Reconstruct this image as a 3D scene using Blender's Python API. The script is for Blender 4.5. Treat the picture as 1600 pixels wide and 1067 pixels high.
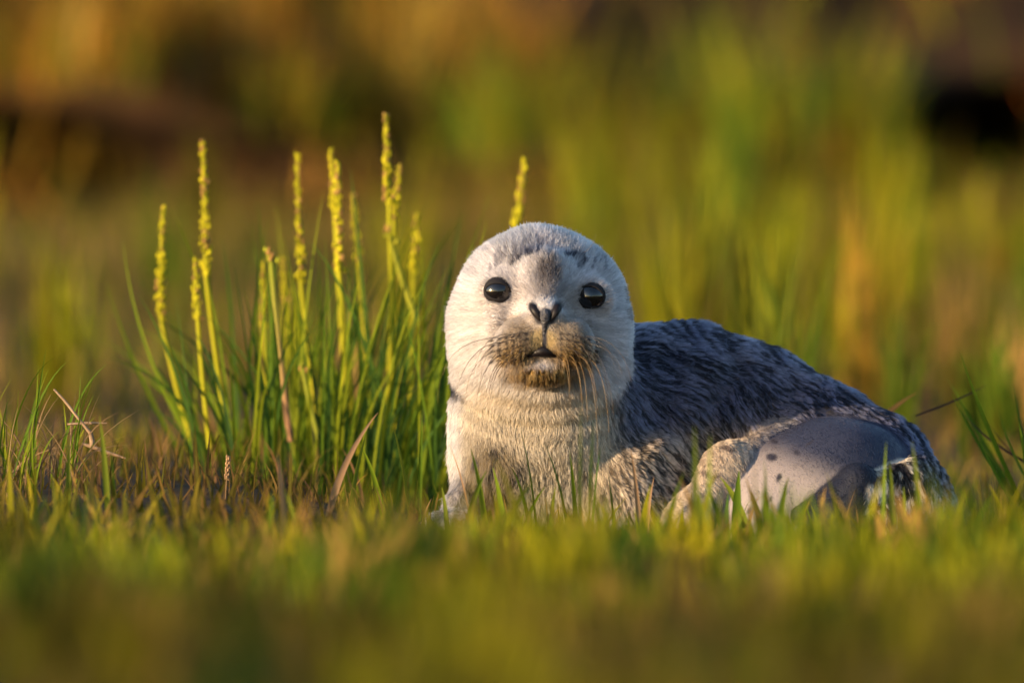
import bpy, math, random
import numpy as np
from mathutils import Vector, Matrix
from mathutils.kdtree import KDTree

random.seed(7)
RNG = np.random.default_rng(7)
for o in list(bpy.data.objects):
    bpy.data.objects.remove(o, do_unlink=True)
SC = bpy.context.scene
COL = SC.collection

# ------------------------------------------------------------------ camera
CAM_D, CAM_H, PPM = 12.0, 0.423, 1500.0      # distance to the face, eye height, photo pixels per metre there
cam_data = bpy.data.cameras.new('camera')
cam = bpy.data.objects.new('camera', cam_data)
COL.objects.link(cam)
cam.location = (0, -CAM_D, CAM_H)
cam.rotation_euler = (math.radians(90) - math.atan(333.5 / (CAM_D * PPM)), 0, 0)
cam_data.sensor_width = 36
cam_data.lens = 36 * CAM_D * PPM / 1600
cam_data.clip_start = 0.1
cam_data.clip_end = 2000
cam_data.dof.use_dof = True
cam_data.dof.focus_distance = CAM_D + 0.03
cam_data.dof.aperture_fstop = cam_data.lens / 122.0
SC.camera = cam

# ------------------------------------------------------------------ light
SUN_AZ, SUN_EL = 57.0, 8.5      # degrees left of the viewing axis (behind the camera), elevation
sun_dir = Vector((-math.sin(math.radians(SUN_AZ)) * math.cos(math.radians(SUN_EL)),
                  -math.cos(math.radians(SUN_AZ)) * math.cos(math.radians(SUN_EL)),
                  math.sin(math.radians(SUN_EL))))
world = bpy.data.worlds.new('World')
SC.world = world
world.use_nodes = True
wn = world.node_tree
wn.nodes.clear()
sky = wn.nodes.new('ShaderNodeTexSky')
sky.sky_type = 'NISHITA'
sky.sun_disc = False
sky.ozone_density = 2.0
sky.sun_elevation = math.radians(SUN_EL)
sky.sun_rotation = math.atan2(sun_dir.x, sun_dir.y)
bg = wn.nodes.new('ShaderNodeBackground')
bg.inputs['Strength'].default_value = 0.15
wo = wn.nodes.new('ShaderNodeOutputWorld')
wn.links.new(sky.outputs[0], bg.inputs[0])
wn.links.new(bg.outputs[0], wo.inputs[0])
sun_data = bpy.data.lights.new('sun', 'SUN')
sun_data.energy = 3.7
sun_data.angle = math.radians(0.6)
sun_data.color = (1.0, 0.73, 0.45)
sun = bpy.data.objects.new('sun', sun_data)
COL.objects.link(sun)
sun.rotation_euler = sun_dir.to_track_quat('Z', 'Y').to_euler()

SC.view_settings.view_transform = 'Standard'
SC.view_settings.look = 'None'
SC.view_settings.gamma = 1
SC.view_settings.exposure = 1.25
SC.view_settings.use_curve_mapping = False
SC.cycles.use_denoising = True
SC.cycles.max_bounces = 10
SC.cycles.transparent_max_bounces = 8


# ------------------------------------------------------------------ helpers
def P(px, py, y=0.0):
    """a point at depth y that the photograph shows near pixel (px, py)"""
    k = (CAM_D + y) / CAM_D / PPM
    return np.array([(px - 800) * k, y, CAM_H - (py - 200) * k])


def smoothstep(a, b, x):
    t = np.clip((x - a) / (b - a), 0, 1)
    return t * t * (3 - 2 * t)


def hash01(ix, iy, seed=0):
    v = np.sin(ix * 127.1 + iy * 311.7 + seed * 74.7) * 43758.5453
    return v - np.floor(v)


def noise2(x, y, seed=0):
    x = np.asarray(x, float); y = np.asarray(y, float)
    ix, iy = np.floor(x), np.floor(y)
    fx, fy = x - ix, y - iy
    fx = fx * fx * (3 - 2 * fx); fy = fy * fy * (3 - 2 * fy)
    a = hash01(ix, iy, seed); b = hash01(ix + 1, iy, seed)
    c = hash01(ix, iy + 1, seed); d = hash01(ix + 1, iy + 1, seed)
    return (a * (1 - fx) + b * fx) * (1 - fy) + (c * (1 - fx) + d * fx) * fy


def fbm(x, y, seed=0, n=3):
    s, a, t = 0, 1.0, 0
    for i in range(n):
        s = s + a * noise2(x * 2 ** i, y * 2 ** i, seed + i); t += a; a *= .5
    return s / t


def mesh_np(name, verts, quads=None, tris=None, smooth=True, colors=None):
    me = bpy.data.meshes.new(name)
    verts = np.asarray(verts, np.float32)
    nq = 0 if quads is None else len(quads)
    nt = 0 if tris is None else len(tris)
    me.vertices.add(len(verts)); me.vertices.foreach_set('co', verts.ravel())
    me.loops.add(nq * 4 + nt * 3)
    idx = []
    if nq: idx.append(np.asarray(quads, np.int32).ravel())
    if nt: idx.append(np.asarray(tris, np.int32).ravel())
    me.loops.foreach_set('vertex_index', np.concatenate(idx))
    me.polygons.add(nq + nt)
    starts = np.concatenate([np.arange(nq) * 4, nq * 4 + np.arange(nt) * 3]).astype(np.int32)
    me.polygons.foreach_set('loop_start', starts)
    if smooth:
        me.polygons.foreach_set('use_smooth', np.ones(nq + nt, bool))
    if colors is not None:
        at = me.attributes.new('tint', 'FLOAT_COLOR', 'POINT')
        c = np.ones((len(verts), 4), np.float32); c[:, :3] = colors
        at.data.foreach_set('color', c.ravel())
    me.update(calc_edges=True)
    me.validate()
    return me


def link(name, data, mat=None, parent=None, kind=None, label=None, cat=None, group=None, loc=None):
    o = bpy.data.objects.new(name, data)
    COL.objects.link(o)
    if mat is not None and not data.materials:
        data.materials.append(mat)
    if parent is not None: o.parent = parent
    if kind: o['kind'] = kind
    if label: o['label'] = label
    if cat: o['category'] = cat
    if group: o['group'] = group
    if loc is not None: o.location = loc
    return o


def thing(name, label, cat, loc, group=None):
    return link(name, None, label=label, cat=cat, group=group, loc=tuple(loc))


def new_mat(name):
    m = bpy.data.materials.new(name)
    m.use_nodes = True
    nt = m.node_tree
    nt.nodes.clear()
    return m, nt, nt.nodes.new('ShaderNodeOutputMaterial')


def leaf_material(name, trans=0.35, rough=0.6):
    m, nt, out = new_mat(name)
    at = nt.nodes.new('ShaderNodeAttribute'); at.attribute_name = 'tint'
    pr = nt.nodes.new('ShaderNodeBsdfPrincipled')
    pr.inputs['Roughness'].default_value = rough
    pr.inputs['Specular IOR Level'].default_value = 0.06
    tl = nt.nodes.new('ShaderNodeBsdfTranslucent')
    mx = nt.nodes.new('ShaderNodeMixShader'); mx.inputs[0].default_value = trans
    nt.links.new(at.outputs['Color'], pr.inputs['Base Color'])
    nt.links.new(at.outputs['Color'], tl.inputs['Color'])
    nt.links.new(pr.outputs[0], mx.inputs[1]); nt.links.new(tl.outputs[0], mx.inputs[2])
    nt.links.new(mx.outputs[0], out.inputs[0])
    return m


M_LEAF = leaf_material('leaf')
M_FLOWER = leaf_material('flower_spike', 0.2, 0.7)


def plain(name, color, rough=.6, spec=.4, noise=None, coat=0):
    m, nt, out = new_mat(name)
    pr = nt.nodes.new('ShaderNodeBsdfPrincipled')
    pr.inputs['Base Color'].default_value = (*color, 1)
    pr.inputs['Roughness'].default_value = rough
    pr.inputs['Specular IOR Level'].default_value = spec
    pr.inputs['Coat Weight'].default_value = coat
    pr.inputs['Coat Roughness'].default_value = .02
    if noise:
        sc, c2 = noise
        tx = nt.nodes.new('ShaderNodeTexNoise'); tx.inputs['Scale'].default_value = sc
        tx.inputs['Detail'].default_value = 6
        tc = nt.nodes.new('ShaderNodeTexCoord')
        rp = nt.nodes.new('ShaderNodeValToRGB')
        rp.color_ramp.elements[0].position = .35; rp.color_ramp.elements[1].position = .65
        rp.color_ramp.elements[0].color = (*color, 1); rp.color_ramp.elements[1].color = (*c2, 1)
        nt.links.new(tc.outputs['Object'], tx.inputs['Vector'])
        nt.links.new(tx.outputs['Fac'], rp.inputs[0])
        nt.links.new(rp.outputs[0], pr.inputs['Base Color'])
        bp = nt.nodes.new('ShaderNodeBump'); bp.inputs['Strength'].default_value = .5
        bp.inputs['Distance'].default_value = .01
        nt.links.new(tx.outputs['Fac'], bp.inputs['Height'])
        nt.links.new(bp.outputs[0], pr.inputs['Normal'])
    nt.links.new(pr.outputs[0], out.inputs[0])
    return m


# ------------------------------------------------------------------ terrain
def ground_z(x, y):
    x = np.asarray(x, float); y = np.asarray(y, float)
    z = 0.045 * smoothstep(-.02, -.35, x) * smoothstep(-.9, .1, y) * smoothstep(4, 1.5, y)
    z = z + 0.25 * smoothstep(1.2, 7.5, y)
    z = z + .014 * (fbm(x * 2.1, y * 1.3, 3) - .5) + .01 * (fbm(x * 9, y * 7, 5) - .5)
    z = z + .012 * smoothstep(-1.5, -4, y)
    return z


HOL = (.80, .175, .125, .04)      # dark hollow under the turf: x, s, half sizes


def bank_point(x, s):
    """bank profile: s runs 0 (foot) .. 1 (top), returns y, z; an uneven eroded face with a grassy slope over it"""
    w = fbm(x * .55 + 3, x * 0 + .5, 11) - .5
    foot = 7.0 + .9 * w - .35 * x
    # face: steep up to s=.2, then slope
    y = foot + 0.25 * smoothstep(0, .2, s) + 6.5 * np.clip((s - .2) / .8, 0, 1)
    z = .16 + .26 * smoothstep(0, .2, s) + 1.5 * np.clip((s - .2) / .8, 0, 1) ** .9
    calm = 1 - np.exp(-((x - HOL[0]) / .34) ** 4 - ((s - HOL[1]) / .16) ** 4)
    z = z + .42 * (fbm(x * 1.5 - s * 9, s * 9 + x * .6, 21, 2) - .5) * smoothstep(.1, .3, s) * calm
    y = y + .8 * (fbm(x * 2.2 + 9, s * 14, 23, 2) - .5) * smoothstep(.02, .15, s)
    # hollow on the right, a dark pocket under the turf
    return y, z


def grid_mesh(name, xs, ys, fn):
    X, Y = np.meshgrid(xs, ys)
    V = fn(X, Y).reshape(-1, 3)
    nx, ny = len(xs), len(ys)
    i = np.arange(nx * ny).reshape(ny, nx)
    q = np.stack([i[:-1, :-1], i[:-1, 1:], i[1:, 1:], i[1:, :-1]], -1).reshape(-1, 4)
    return mesh_np(name, V, q)


M_SOIL = plain('soil', (.028, .019, .011), .95, .1, (14, (.075, .048, .026)))
M_PEAT = plain('peat', (.012, .007, .004), .95, .1, (5, (.05, .024, .009)))
xs = np.unique(np.concatenate([np.linspace(-300, -3, 25), np.linspace(-3, 3, 121), np.linspace(3, 300, 25)]))
ys = np.unique(np.concatenate([np.linspace(-200, -14, 12), np.linspace(-14, -4, 60), np.linspace(-4, 2, 150),
                               np.linspace(2, 14, 100), np.linspace(14, 400, 25)]))
link('ground', grid_mesh('ground', xs, ys, lambda X, Y: np.stack([X, Y, ground_z(X, Y)], -1)), M_SOIL, kind='structure')


def bank_fn(X, S):
    y, z = bank_point(X, S)
    for hx, hs, hw, hh, dep in [(*HOL, 1.0), (-.55, .15, .5, .05, .5)]:
        g = np.exp(-((X - hx) / hw) ** 4 - ((S - hs) / hh) ** 4)
        y = y + dep * g; z = z - .02 * g
    return np.stack([X, y, z], -1)


link('bank', grid_mesh('bank', np.unique(np.concatenate([np.linspace(-60, -3, 20), np.linspace(-3, 3, 160), np.linspace(3, 60, 20)])),
                       np.unique(np.concatenate([np.linspace(0, .4, 70), np.linspace(.4, 1, 30)])), bank_fn), M_PEAT, kind='structure')


# ------------------------------------------------------------------ grass blades
def blades(root, h, w, az, lean, curl, col_base, col_tip, seg=4, face=None):
    """vectorised ribbon blades: root (n,3), height, width, lean azimuth, lean amount, curl; returns verts, quads, colours"""
    n = len(root)
    t = np.linspace(0, 1, seg + 1)
    d = np.stack([np.cos(az), np.sin(az), np.zeros(n)], -1)
    fa = az + np.pi / 2 if face is None else face
    side = np.stack([np.cos(fa), np.sin(fa), np.zeros(n)], -1)
    th = lean[:, None] + curl[:, None] * t[None] ** 1.3            # angle from vertical along the blade
    dt = 1 / seg
    sx = np.concatenate([np.zeros((n, 1)), np.cumsum(np.sin(.5 * (th[:, 1:] + th[:, :-1])) * dt, 1)], 1)
    sz = np.concatenate([np.zeros((n, 1)), np.cumsum(np.cos(.5 * (th[:, 1:] + th[:, :-1])) * dt, 1)], 1)
    c = root[:, None] + h[:, None, None] * (sx[..., None] * d[:, None] + sz[..., None] * np.array([0, 0, 1.0]))
    ww = w[:, None] * np.clip(1 - t[None] ** 1.8, .04, 1) * .5
    L = c - side[:, None] * ww[..., None]; R = c + side[:, None] * ww[..., None]
    V = np.stack([L, R], 2).reshape(n, (seg + 1) * 2, 3)
    base = (np.arange(n) * (seg + 1) * 2)[:, None]
    k = np.arange(seg) * 2
    q = np.stack([base + k, base + k + 1, base + k + 3, base + k + 2], -1).reshape(-1, 4)
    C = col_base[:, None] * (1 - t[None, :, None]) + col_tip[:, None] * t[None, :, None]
    C = np.repeat(C, 2, axis=1)
    return V.reshape(-1, 3), q, C.reshape(-1, 3)


GREEN = np.array([.085, .125, .008]); LIME = np.array([.20, .19, .006]); DEEP = np.array([.025, .06, .008])
STRAW = np.array([.34, .21, .055]); RUST = np.array([.27, .10, .012]); OLIVE = np.array([.12, .10, .008]); PINK = np.array([.28, .15, .07])


def pick(n, table, rng=RNG):
    cols = np.array([c for c, _ in table]); p = np.array([w for _, w in table], float)
    i = rng.choice(len(cols), n, p=p / p.sum())
    return cols[i] * rng.uniform(.7, 1.3, (n, 1)) * rng.uniform(.92, 1.08, (n, 3))


def field(name, label, n, xr, yr, hfun, wr, table, leanmax=.5, seg=4, keep=None, zfun=ground_z, dim=None):
    x = RNG.uniform(*xr, n); y = RNG.uniform(*yr, n)
    # clumping: move roots a little towards clump centres
    cx, cy = np.floor(x / .05), np.floor(y / .05)
    x = x + .022 * (hash01(cx, cy, 1) - .5) * 2; y = y + .022 * (hash01(cx, cy, 2) - .5) * 2
    if keep is not None:
        k = keep(x, y); x, y = x[k], y[k]
    n = len(x)
    root = np.stack([x, y, zfun(x, y) - .004], -1)
    h = hfun(x, y) * RNG.uniform(.45, 1.15, n)
    w = RNG.uniform(*wr, n)
    az = RNG.uniform(0, 2 * np.pi, n)
    lean = np.abs(RNG.normal(0, leanmax * .5, n)); curl = RNG.uniform(0, .9, n)
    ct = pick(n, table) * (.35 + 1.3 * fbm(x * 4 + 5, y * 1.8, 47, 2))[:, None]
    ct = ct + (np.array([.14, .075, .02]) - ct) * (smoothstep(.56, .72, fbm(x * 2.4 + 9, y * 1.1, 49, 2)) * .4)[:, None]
    if dim is not None:      # blade colour mixed towards dark brown nearer the viewer
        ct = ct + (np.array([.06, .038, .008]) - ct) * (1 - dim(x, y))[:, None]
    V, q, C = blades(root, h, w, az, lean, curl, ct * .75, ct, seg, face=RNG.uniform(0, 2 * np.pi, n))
    return link(name, mesh_np(name, V, q, colors=C), M_LEAF, kind='stuff', label=label, cat='grass')


SEALCLEAR = [(-.01, .06, .10), (.08, .14, .12), (.18, .2, .12), (.26, .17, .12), (.34, .12, .11), (.40, .08, .09), (.28, .02, .09), (.16, .05, .08)]


def off_seal(x, y):
    k = np.ones(len(x), bool)
    for cx, cy, r in SEALCLEAR:
        k &= (x - cx) ** 2 + (y - cy) ** 2 > r * r
    return k


fore_tab = [(GREEN, 3.2), (LIME, 3.4), (OLIVE, 2.6), (STRAW, 1.6), (DEEP, .8), (PINK, .5)]
field('foreground_grass', 'blurred short green and straw grass spread in front of the seal', 21000, (-1.25, 1.25), (-6.2, -.16),
      lambda x, y: .028 + .042 * fbm(x * 3, y * 2, 31) + .03 * smoothstep(-.6, -4, y), (.003, .0085), fore_tab,
      keep=lambda x, y: (fbm(x * 3.2, y * 2.2, 41) + RNG.uniform(-.2, .2, len(x)) > .36 + .14 * smoothstep(-1.4, -3, y) + .12 * smoothstep(-.7, -.3, y)), dim=lambda x, y: 1 - .6 * smoothstep(-1.4, -3.0, y))
rngb = np.random.default_rng(97)
Vs, Qs, Cs, off_ = [], [], [], 0
for i in range(420):
    cx_, cy_ = rngb.uniform(-1.1, 1.1), -.75 - 4.2 * rngb.random() ** 1.4
    m = rngb.integers(10, 36)
    x = cx_ + rngb.normal(0, .016, m); y = cy_ + rngb.normal(0, .03, m)
    c0 = pick(1, [(LIME * 1.5, 5.5), (GREEN * 1.2, 4), (DEEP, 1.4), (OLIVE, 1.6), (STRAW, .9), (np.array([.30, .16, .05]), .8)], rngb)
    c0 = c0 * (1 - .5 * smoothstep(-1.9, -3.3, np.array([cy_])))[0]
    ct = c0 * rngb.uniform(.7, 1.3, (m, 1))
    V, q, C = blades(np.stack([x, y, ground_z(x, y) - .004], -1), rngb.uniform(.55, 1.15, m) * rngb.uniform(.04, .085 + .03 * (cy_ < -1.6)), rngb.uniform(.004, .009, m), rngb.uniform(0, 6.28, m),
                     np.abs(rngb.normal(0, .22, m)), rngb.uniform(0, .8, m), ct * .75, ct, 4, face=rngb.uniform(-1.2, 1.2, m))
    Vs.append(V); Qs.append(q + off_); Cs.append(C); off_ += len(V)
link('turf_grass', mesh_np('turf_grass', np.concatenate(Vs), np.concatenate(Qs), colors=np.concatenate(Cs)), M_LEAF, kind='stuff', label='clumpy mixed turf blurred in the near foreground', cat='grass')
field('blade_grass', 'taller soft lime blades scattered through the near meadow', 1500, (-1.1, 1.1), (-2.2, -.25),
      lambda x, y: .05 + .07 * fbm(x * 6, y * 4, 35), (.005, .010), [(LIME * 1.3, 4), (GREEN, 3), (STRAW, 1.2), (OLIVE, 1)], leanmax=.3,
      keep=lambda x, y: fbm(x * 5, y * 3, 36) > .5)
field('meadow_grass', 'low mixed grass around and behind the seal', 26000, (-1.5, 1.5), (-.16, 7.2),
      lambda x, y: .04 + .045 * fbm(x * 3, y * 2, 33) + .05 * smoothstep(1.5, 5, y), (.0018, .0045),
      [(GREEN, 2.4), (LIME, 1.6), (OLIVE, 2.6), (STRAW, 2.6), (PINK, 1.6)],
      keep=lambda x, y: off_seal(x, y) & (fbm(x * 2.6, y * 1.4, 43) + RNG.uniform(-.2, .2, len(x)) > .4))
field('grass_litter', 'flattened dry straw lying over the dark soil', 16000, (-1.4, 1.4), (-5, 5),
      lambda x, y: .05 + 0 * x, (.0012, .0028), [(STRAW, 2), (PINK, 2), (OLIVE, 1)], leanmax=2.6, keep=off_seal, seg=3)


# ------------------------------------------------------------------ bank vegetation
def bank_field(name, label, n, srange, hrange, wr, colfn, seed, xr=(-2.2, 2.2)):
    rng = np.random.default_rng(seed)
    x = rng.uniform(*xr, n); s = rng.uniform(*srange, n)
    cell = hash01(np.floor(x / .11), np.floor(s / .02), 5)
    x = x + .06 * (cell - .5)
    pt = bank_fn(x, s)
    cover, ct = colfn(x, s, rng)
    k = rng.uniform(0, 1, n) < cover
    pt, ct, x, s = pt[k], ct[k], x[k], s[k]
    n = len(x)
    h = rng.uniform(*hrange, n) * (.6 + .8 * fbm(x * 2.5, s * 14, seed)) * (1 - .65 * np.exp(-((x - HOL[0]) / .24) ** 4) * smoothstep(.16, .12, s))
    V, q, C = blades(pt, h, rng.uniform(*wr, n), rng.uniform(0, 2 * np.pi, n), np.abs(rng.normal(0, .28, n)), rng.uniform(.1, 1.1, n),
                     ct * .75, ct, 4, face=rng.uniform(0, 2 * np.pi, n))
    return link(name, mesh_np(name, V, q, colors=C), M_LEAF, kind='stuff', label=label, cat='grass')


def bank_cols(x, s, rng):
    n = len(x)
    f = fbm(x * 1.1 - s * 6 + 7, s * 9 + x * .9, 61)          # diagonal bands
    g = fbm(x * 1.8 + 20, s * 12, 67)
    left = smoothstep(.2, -.6, x)
    green = np.clip(smoothstep(.5, .66, g) * (1 - .5 * left) + .08, 0, 1)
    rust = pick(n, [(RUST, 2), (np.array([.32, .17, .02]), 3), (OLIVE, 1.6), (STRAW * .8, 1)], rng)
    grn = pick(n, [(GREEN, 2), (LIME * .9, 2), (OLIVE, 2), (DEEP, 1)], rng)
    c = np.where((rng.uniform(0, 1, n) < green)[:, None], grn, rust)
    hole = np.exp(-((x - HOL[0]) / .17) ** 4 - ((s - HOL[1] + .07) / .095) ** 4)
    face = smoothstep(.2, .17, s) * left
    tus = fbm(x * 5.5 + 31, s * 26, 69, 2)
    c = c * (.3 + 2.0 * smoothstep(.3, .72, tus))[:, None]
    cover = np.clip(smoothstep(.38, .56, f) * .97 + .03, 0, 1) * (1 - hole) * (1 - .85 * face)
    return cover, c


bank_field('bank_grass', 'rust and green grass covering the blurred bank behind the seal', 42000, (.02, .85), (.1, .24), (.004, .009), bank_cols, 71)


def tall_cols(x, s, rng):
    n = len(x)
    c = pick(n, [(GREEN, 3), (LIME, 3), (OLIVE, 2), (STRAW, .8), (RUST, .6)], rng)
    return smoothstep(-.15, .35, x + .25 * (fbm(x * 3, s * 20, 77) - .5)) * smoothstep(.28, .5, fbm(x * 5, s * 30, 78)), c


bank_field('tall_grass', 'tall green grass standing at the foot of the bank', 9000, (0, .12), (.16, .3), (.004, .009), tall_cols, 81)
rngt = np.random.default_rng(83)
n = 5200
x = rngt.uniform(-1.7, 1.7, n); y = rngt.uniform(2.6, 7, n)
k = rngt.uniform(0, 1, n) < smoothstep(.3, .55, fbm(x * 4, y * 2, 85)) * (.25 + .75 * smoothstep(-.1, .25, x))
x, y = x[k], y[k]; n = len(x)
ct = pick(n, [(GREEN, 3), (LIME, 3), (OLIVE, 2.5), (STRAW, 1.2), (PINK, .7)], rngt)
V, q, C = blades(np.stack([x, y, ground_z(x, y)], -1), rngt.uniform(.12, .26, n) * (.55 + .45 * smoothstep(-.2, .3, x) - .4 * smoothstep(.36, .44, x * 12 / (12 + y))), rngt.uniform(.003, .007, n),
                 rngt.uniform(0, 6.28, n), np.abs(rngt.normal(0, .16, n)), rngt.uniform(0, .6, n), ct * .75, ct, 4, face=rngt.uniform(0, 6.28, n))
link('reed_grass', mesh_np('reed_grass', V, q, colors=C), M_LEAF, kind='stuff', label='long soft grass stems behind the seal before the bank', cat='grass')


rngc = np.random.default_rng(87)
Vs, Qs, Cs, off_ = [], [], [], 0
for i in range(330):
    cx_, cy_ = rngc.uniform(-1.5, 1.6), rngc.uniform(1.5, 6.6)
    if rngc.random() > .12 + .88 * smoothstep(0., .3, np.array([cx_]))[0]: continue
    m = rngc.integers(14, 34)
    x = cx_ + rngc.normal(0, .014, m); y = cy_ + rngc.normal(0, .02, m)
    c0 = pick(1, [(LIME * 1.35, 5), (GREEN * 1.2, 2), (OLIVE, 1.5), (STRAW, .7), (np.array([.42, .2, .02]), .5)], rngc)
    ct = c0 * rngc.uniform(.75, 1.25, (m, 1))
    V, q, C = blades(np.stack([x, y, ground_z(x, y)], -1), rngc.uniform(.6, 1.1, m) * rngc.uniform(.13, .34) * (.55 if cx_ * 12 / (12 + cy_) > .42 else 1), rngc.uniform(.004, .008, m), rngc.uniform(0, 6.28, m),
                     np.abs(rngc.normal(0, .07, m)), rngc.uniform(0, .35, m), ct * .8, ct, 4, face=rngc.uniform(-.8, .8, m))
    Vs.append(V); Qs.append(q + off_); Cs.append(C); off_ += len(V)
link('bunch_grass', mesh_np('bunch_grass', np.concatenate(Vs), np.concatenate(Qs), colors=np.concatenate(Cs)), M_LEAF, kind='stuff', label='bright upright grass bunches blurred behind the seal\'s back', cat='grass')


# ------------------------------------------------------------------ single leaves and stalks (things one can pick apart)
def bezier(a, b, c, t):
    t = t[:, None]
    return (1 - t) ** 2 * a + 2 * t * (1 - t) * b + t * t * c


def leaf_part(parent, a, b, c, width, col, name='leaf', seg=9, tipcol=None, fold=.25, taper=2.2):
    """one grass leaf: a keeled ribbon along a bezier from root a over b to tip c"""
    o = np.array(parent.location) if parent is not None else np.zeros(3)
    t = np.linspace(0, 1, seg + 1)
    p = bezier(np.array(a, float), np.array(b, float), np.array(c, float), t) - o
    d = np.gradient(p, axis=0); d /= np.linalg.norm(d, axis=1)[:, None]
    ang = random.uniform(-.9, .9)
    ref = np.array([math.cos(ang), math.sin(ang), 0])
    side = ref - d * (d @ ref)[:, None]; side /= np.linalg.norm(side, axis=1)[:, None]
    nor = np.cross(side, d)
    w = width * .5 * np.clip((.7 + .3 * np.minimum(1, t * 5)) * (1 - t ** taper), .05, 1)[:, None]
    L = p - side * w + nor * w * fold; M_ = p - nor * w * fold; R = p + side * w + nor * w * fold
    V = np.stack([L, M_, R], 1).reshape(-1, 3)
    k = np.arange(seg) * 3
    q = np.concatenate([np.stack([k, k + 1, k + 4, k + 3], -1), np.stack([k + 1, k + 2, k + 5, k + 4], -1)])
    col = np.array(col); tc = col if tipcol is None else np.array(tipcol)
    C = np.repeat(col * .8 * (1 - t[:, None]) + tc * t[:, None], 3, axis=0)
    return link(name, mesh_np(name, V, q, colors=C), M_LEAF, parent=parent)


def tube(pts, rad, cols, sides=6):
    pts = np.asarray(pts, float); n = len(pts)
    d = np.gradient(pts, axis=0); d /= np.linalg.norm(d, axis=1)[:, None] + 1e-9
    ref = np.array([0.31, 0.9, 0.2]); u = np.cross(d, ref); u /= np.linalg.norm(u, axis=1)[:, None]; v = np.cross(d, u)
    a = np.arange(sides) / sides * 2 * np.pi
    rad = np.broadcast_to(rad, (n,))
    V = pts[:, None] + rad[:, None, None] * (np.cos(a)[None, :, None] * u[:, None] + np.sin(a)[None, :, None] * v[:, None])
    i = np.arange(n * sides).reshape(n, sides)
    q = np.stack([i[:-1], np.roll(i[:-1], -1, 1), np.roll(i[1:], -1, 1), i[1:]], -1).reshape(-1, 4)
    C = np.repeat(np.broadcast_to(cols, (n, 3)), sides, axis=0)
    return V.reshape(-1, 3), q, C


_ico = None
def ico():
    global _ico
    if _ico is None:
        f = (1 + 5 ** .5) / 2
        v = np.array([(-1, f, 0), (1, f, 0), (-1, -f, 0), (1, -f, 0), (0, -1, f), (0, 1, f), (0, -1, -f), (0, 1, -f), (f, 0, -1), (f, 0, 1), (-f, 0, -1), (-f, 0, 1)], float)
        t = np.array([(0, 11, 5), (0, 5, 1), (0, 1, 7), (0, 7, 10), (0, 10, 11), (1, 5, 9), (5, 11, 4), (11, 10, 2), (10, 7, 6), (7, 1, 8),
                      (3, 9, 4), (3, 4, 2), (3, 2, 6), (3, 6, 8), (3, 8, 9), (4, 9, 5), (2, 4, 11), (6, 2, 10), (8, 6, 7), (9, 8, 1)])
        _ico = v / np.linalg.norm(v[0]), t
    return _ico


def flower_stalk(parent, top, neck, base, y, col=(.52, .46, .02), dry=None, fat=1.0):
    """arrowgrass stalk: stem from base to top, packed with florets between neck and top"""
    o = np.array(parent.location)
    a, b, c = P(*base, y), P(*neck, y), P(*top, y)
    t = np.linspace(0, 1, 8)
    low = bezier(a, (a + b) / 2 + np.array([(a[0] - b[0]) * -.12, 0, 0]), b, t)
    up = bezier(b, (b + c) / 2 + np.array([random.uniform(-.003, .003), 0, 0]), c, np.linspace(0, 1, 10))[1:]
    p = np.concatenate([low, up]) - o
    tt = np.linspace(0, 1, len(p))
    col = np.array(col)
    C = col * np.array([.8, .85, 1]) * np.ones((len(p), 1))
    if dry is not None:
        C = C * smoothstep(.0, .45, tt)[:, None] + np.array(dry) * (1 - smoothstep(.0, .45, tt))[:, None]
    V, q, C = tube(p, .0034 * fat * (1 - .55 * tt), C)
    st = link('flower_stalk', mesh_np('flower_stalk', V, q, colors=C), M_FLOWER, parent=parent)
    iv, it = ico()
    Ln = np.linalg.norm(c - b)
    m = int(Ln / .00135)
    Vs, Ts, Cs = [], [], []
    for i in range(m):
        f = i / m
        q0 = np.array([np.interp(f, np.linspace(0, 1, 10), np.concatenate([low[-1:], up])[:, k]) for k in range(3)]) - o
        an = i * 2.4 + random.uniform(-.3, .3)
        rr = .0044 * fat * (1 - .5 * f) * random.uniform(.6, 1.4)
        dv = np.array([math.cos(an), math.sin(an), .35])
        sc = np.array([.0023, .0023, .0033]) * fat * (1 - .35 * f) * random.uniform(.55, 1.35)
        if random.random() < .1: continue
        Vs.append(iv * sc + q0 + dv * rr); Ts.append(it + 12 * (len(Vs) - 1))
        cc = col * random.uniform(.75, 1.3)
        if random.random() < .18 + .25 * f: cc = np.array([.40, .23, .07]) * random.uniform(.7, 1.2)
        Cs.append(np.repeat(cc[None], 12, 0))
    link('florets', mesh_np('florets', np.concatenate(Vs), None, np.concatenate(Ts), colors=np.concatenate(Cs)), M_FLOWER, parent=st, kind='stuff')
    return st


# arrowgrass clump left of the seal
cl = thing('arrowgrass_plant', 'large arrowgrass clump with yellow flower spikes standing beside the seal', 'plant', (P(490, 720, .62)[0], .62, float(ground_z(-.2, .62))))
stalks = [((256, 322), (252, 500), (300, 690), .66, 1), ((316, 218), (322, 432), (360, 700), .60, 1.05), ((305, 402), (309, 500), (328, 700), .55, .9),
          ((464, 240), (470, 440), (505, 710), .66, 1.0), ((517, 232), (523, 330), (548, 710), .72, .95), ((529, 253), (530, 425), (560, 710), .60, 1.1),
          ((411, 405), (412, 510), (420, 700), .75, .85), ((551, 302), (562, 420), (590, 700), .85, .9), ((603, 178), (608, 320), (618, 700), .62, 1.0),
          ((625, 257), (616, 345), (604, 700), .68, .95), ((651, 332), (646, 425), (640, 700), .8, .9), ((440, 400), (446, 470), (470, 700), .85, .7)]
for tp, nk, bs, y, f in stalks:
    flower_stalk(cl, tp, nk, bs, y, fat=f, col=np.array([.52, .46, .02]) * random.uniform(.85, 1.1))
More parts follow.
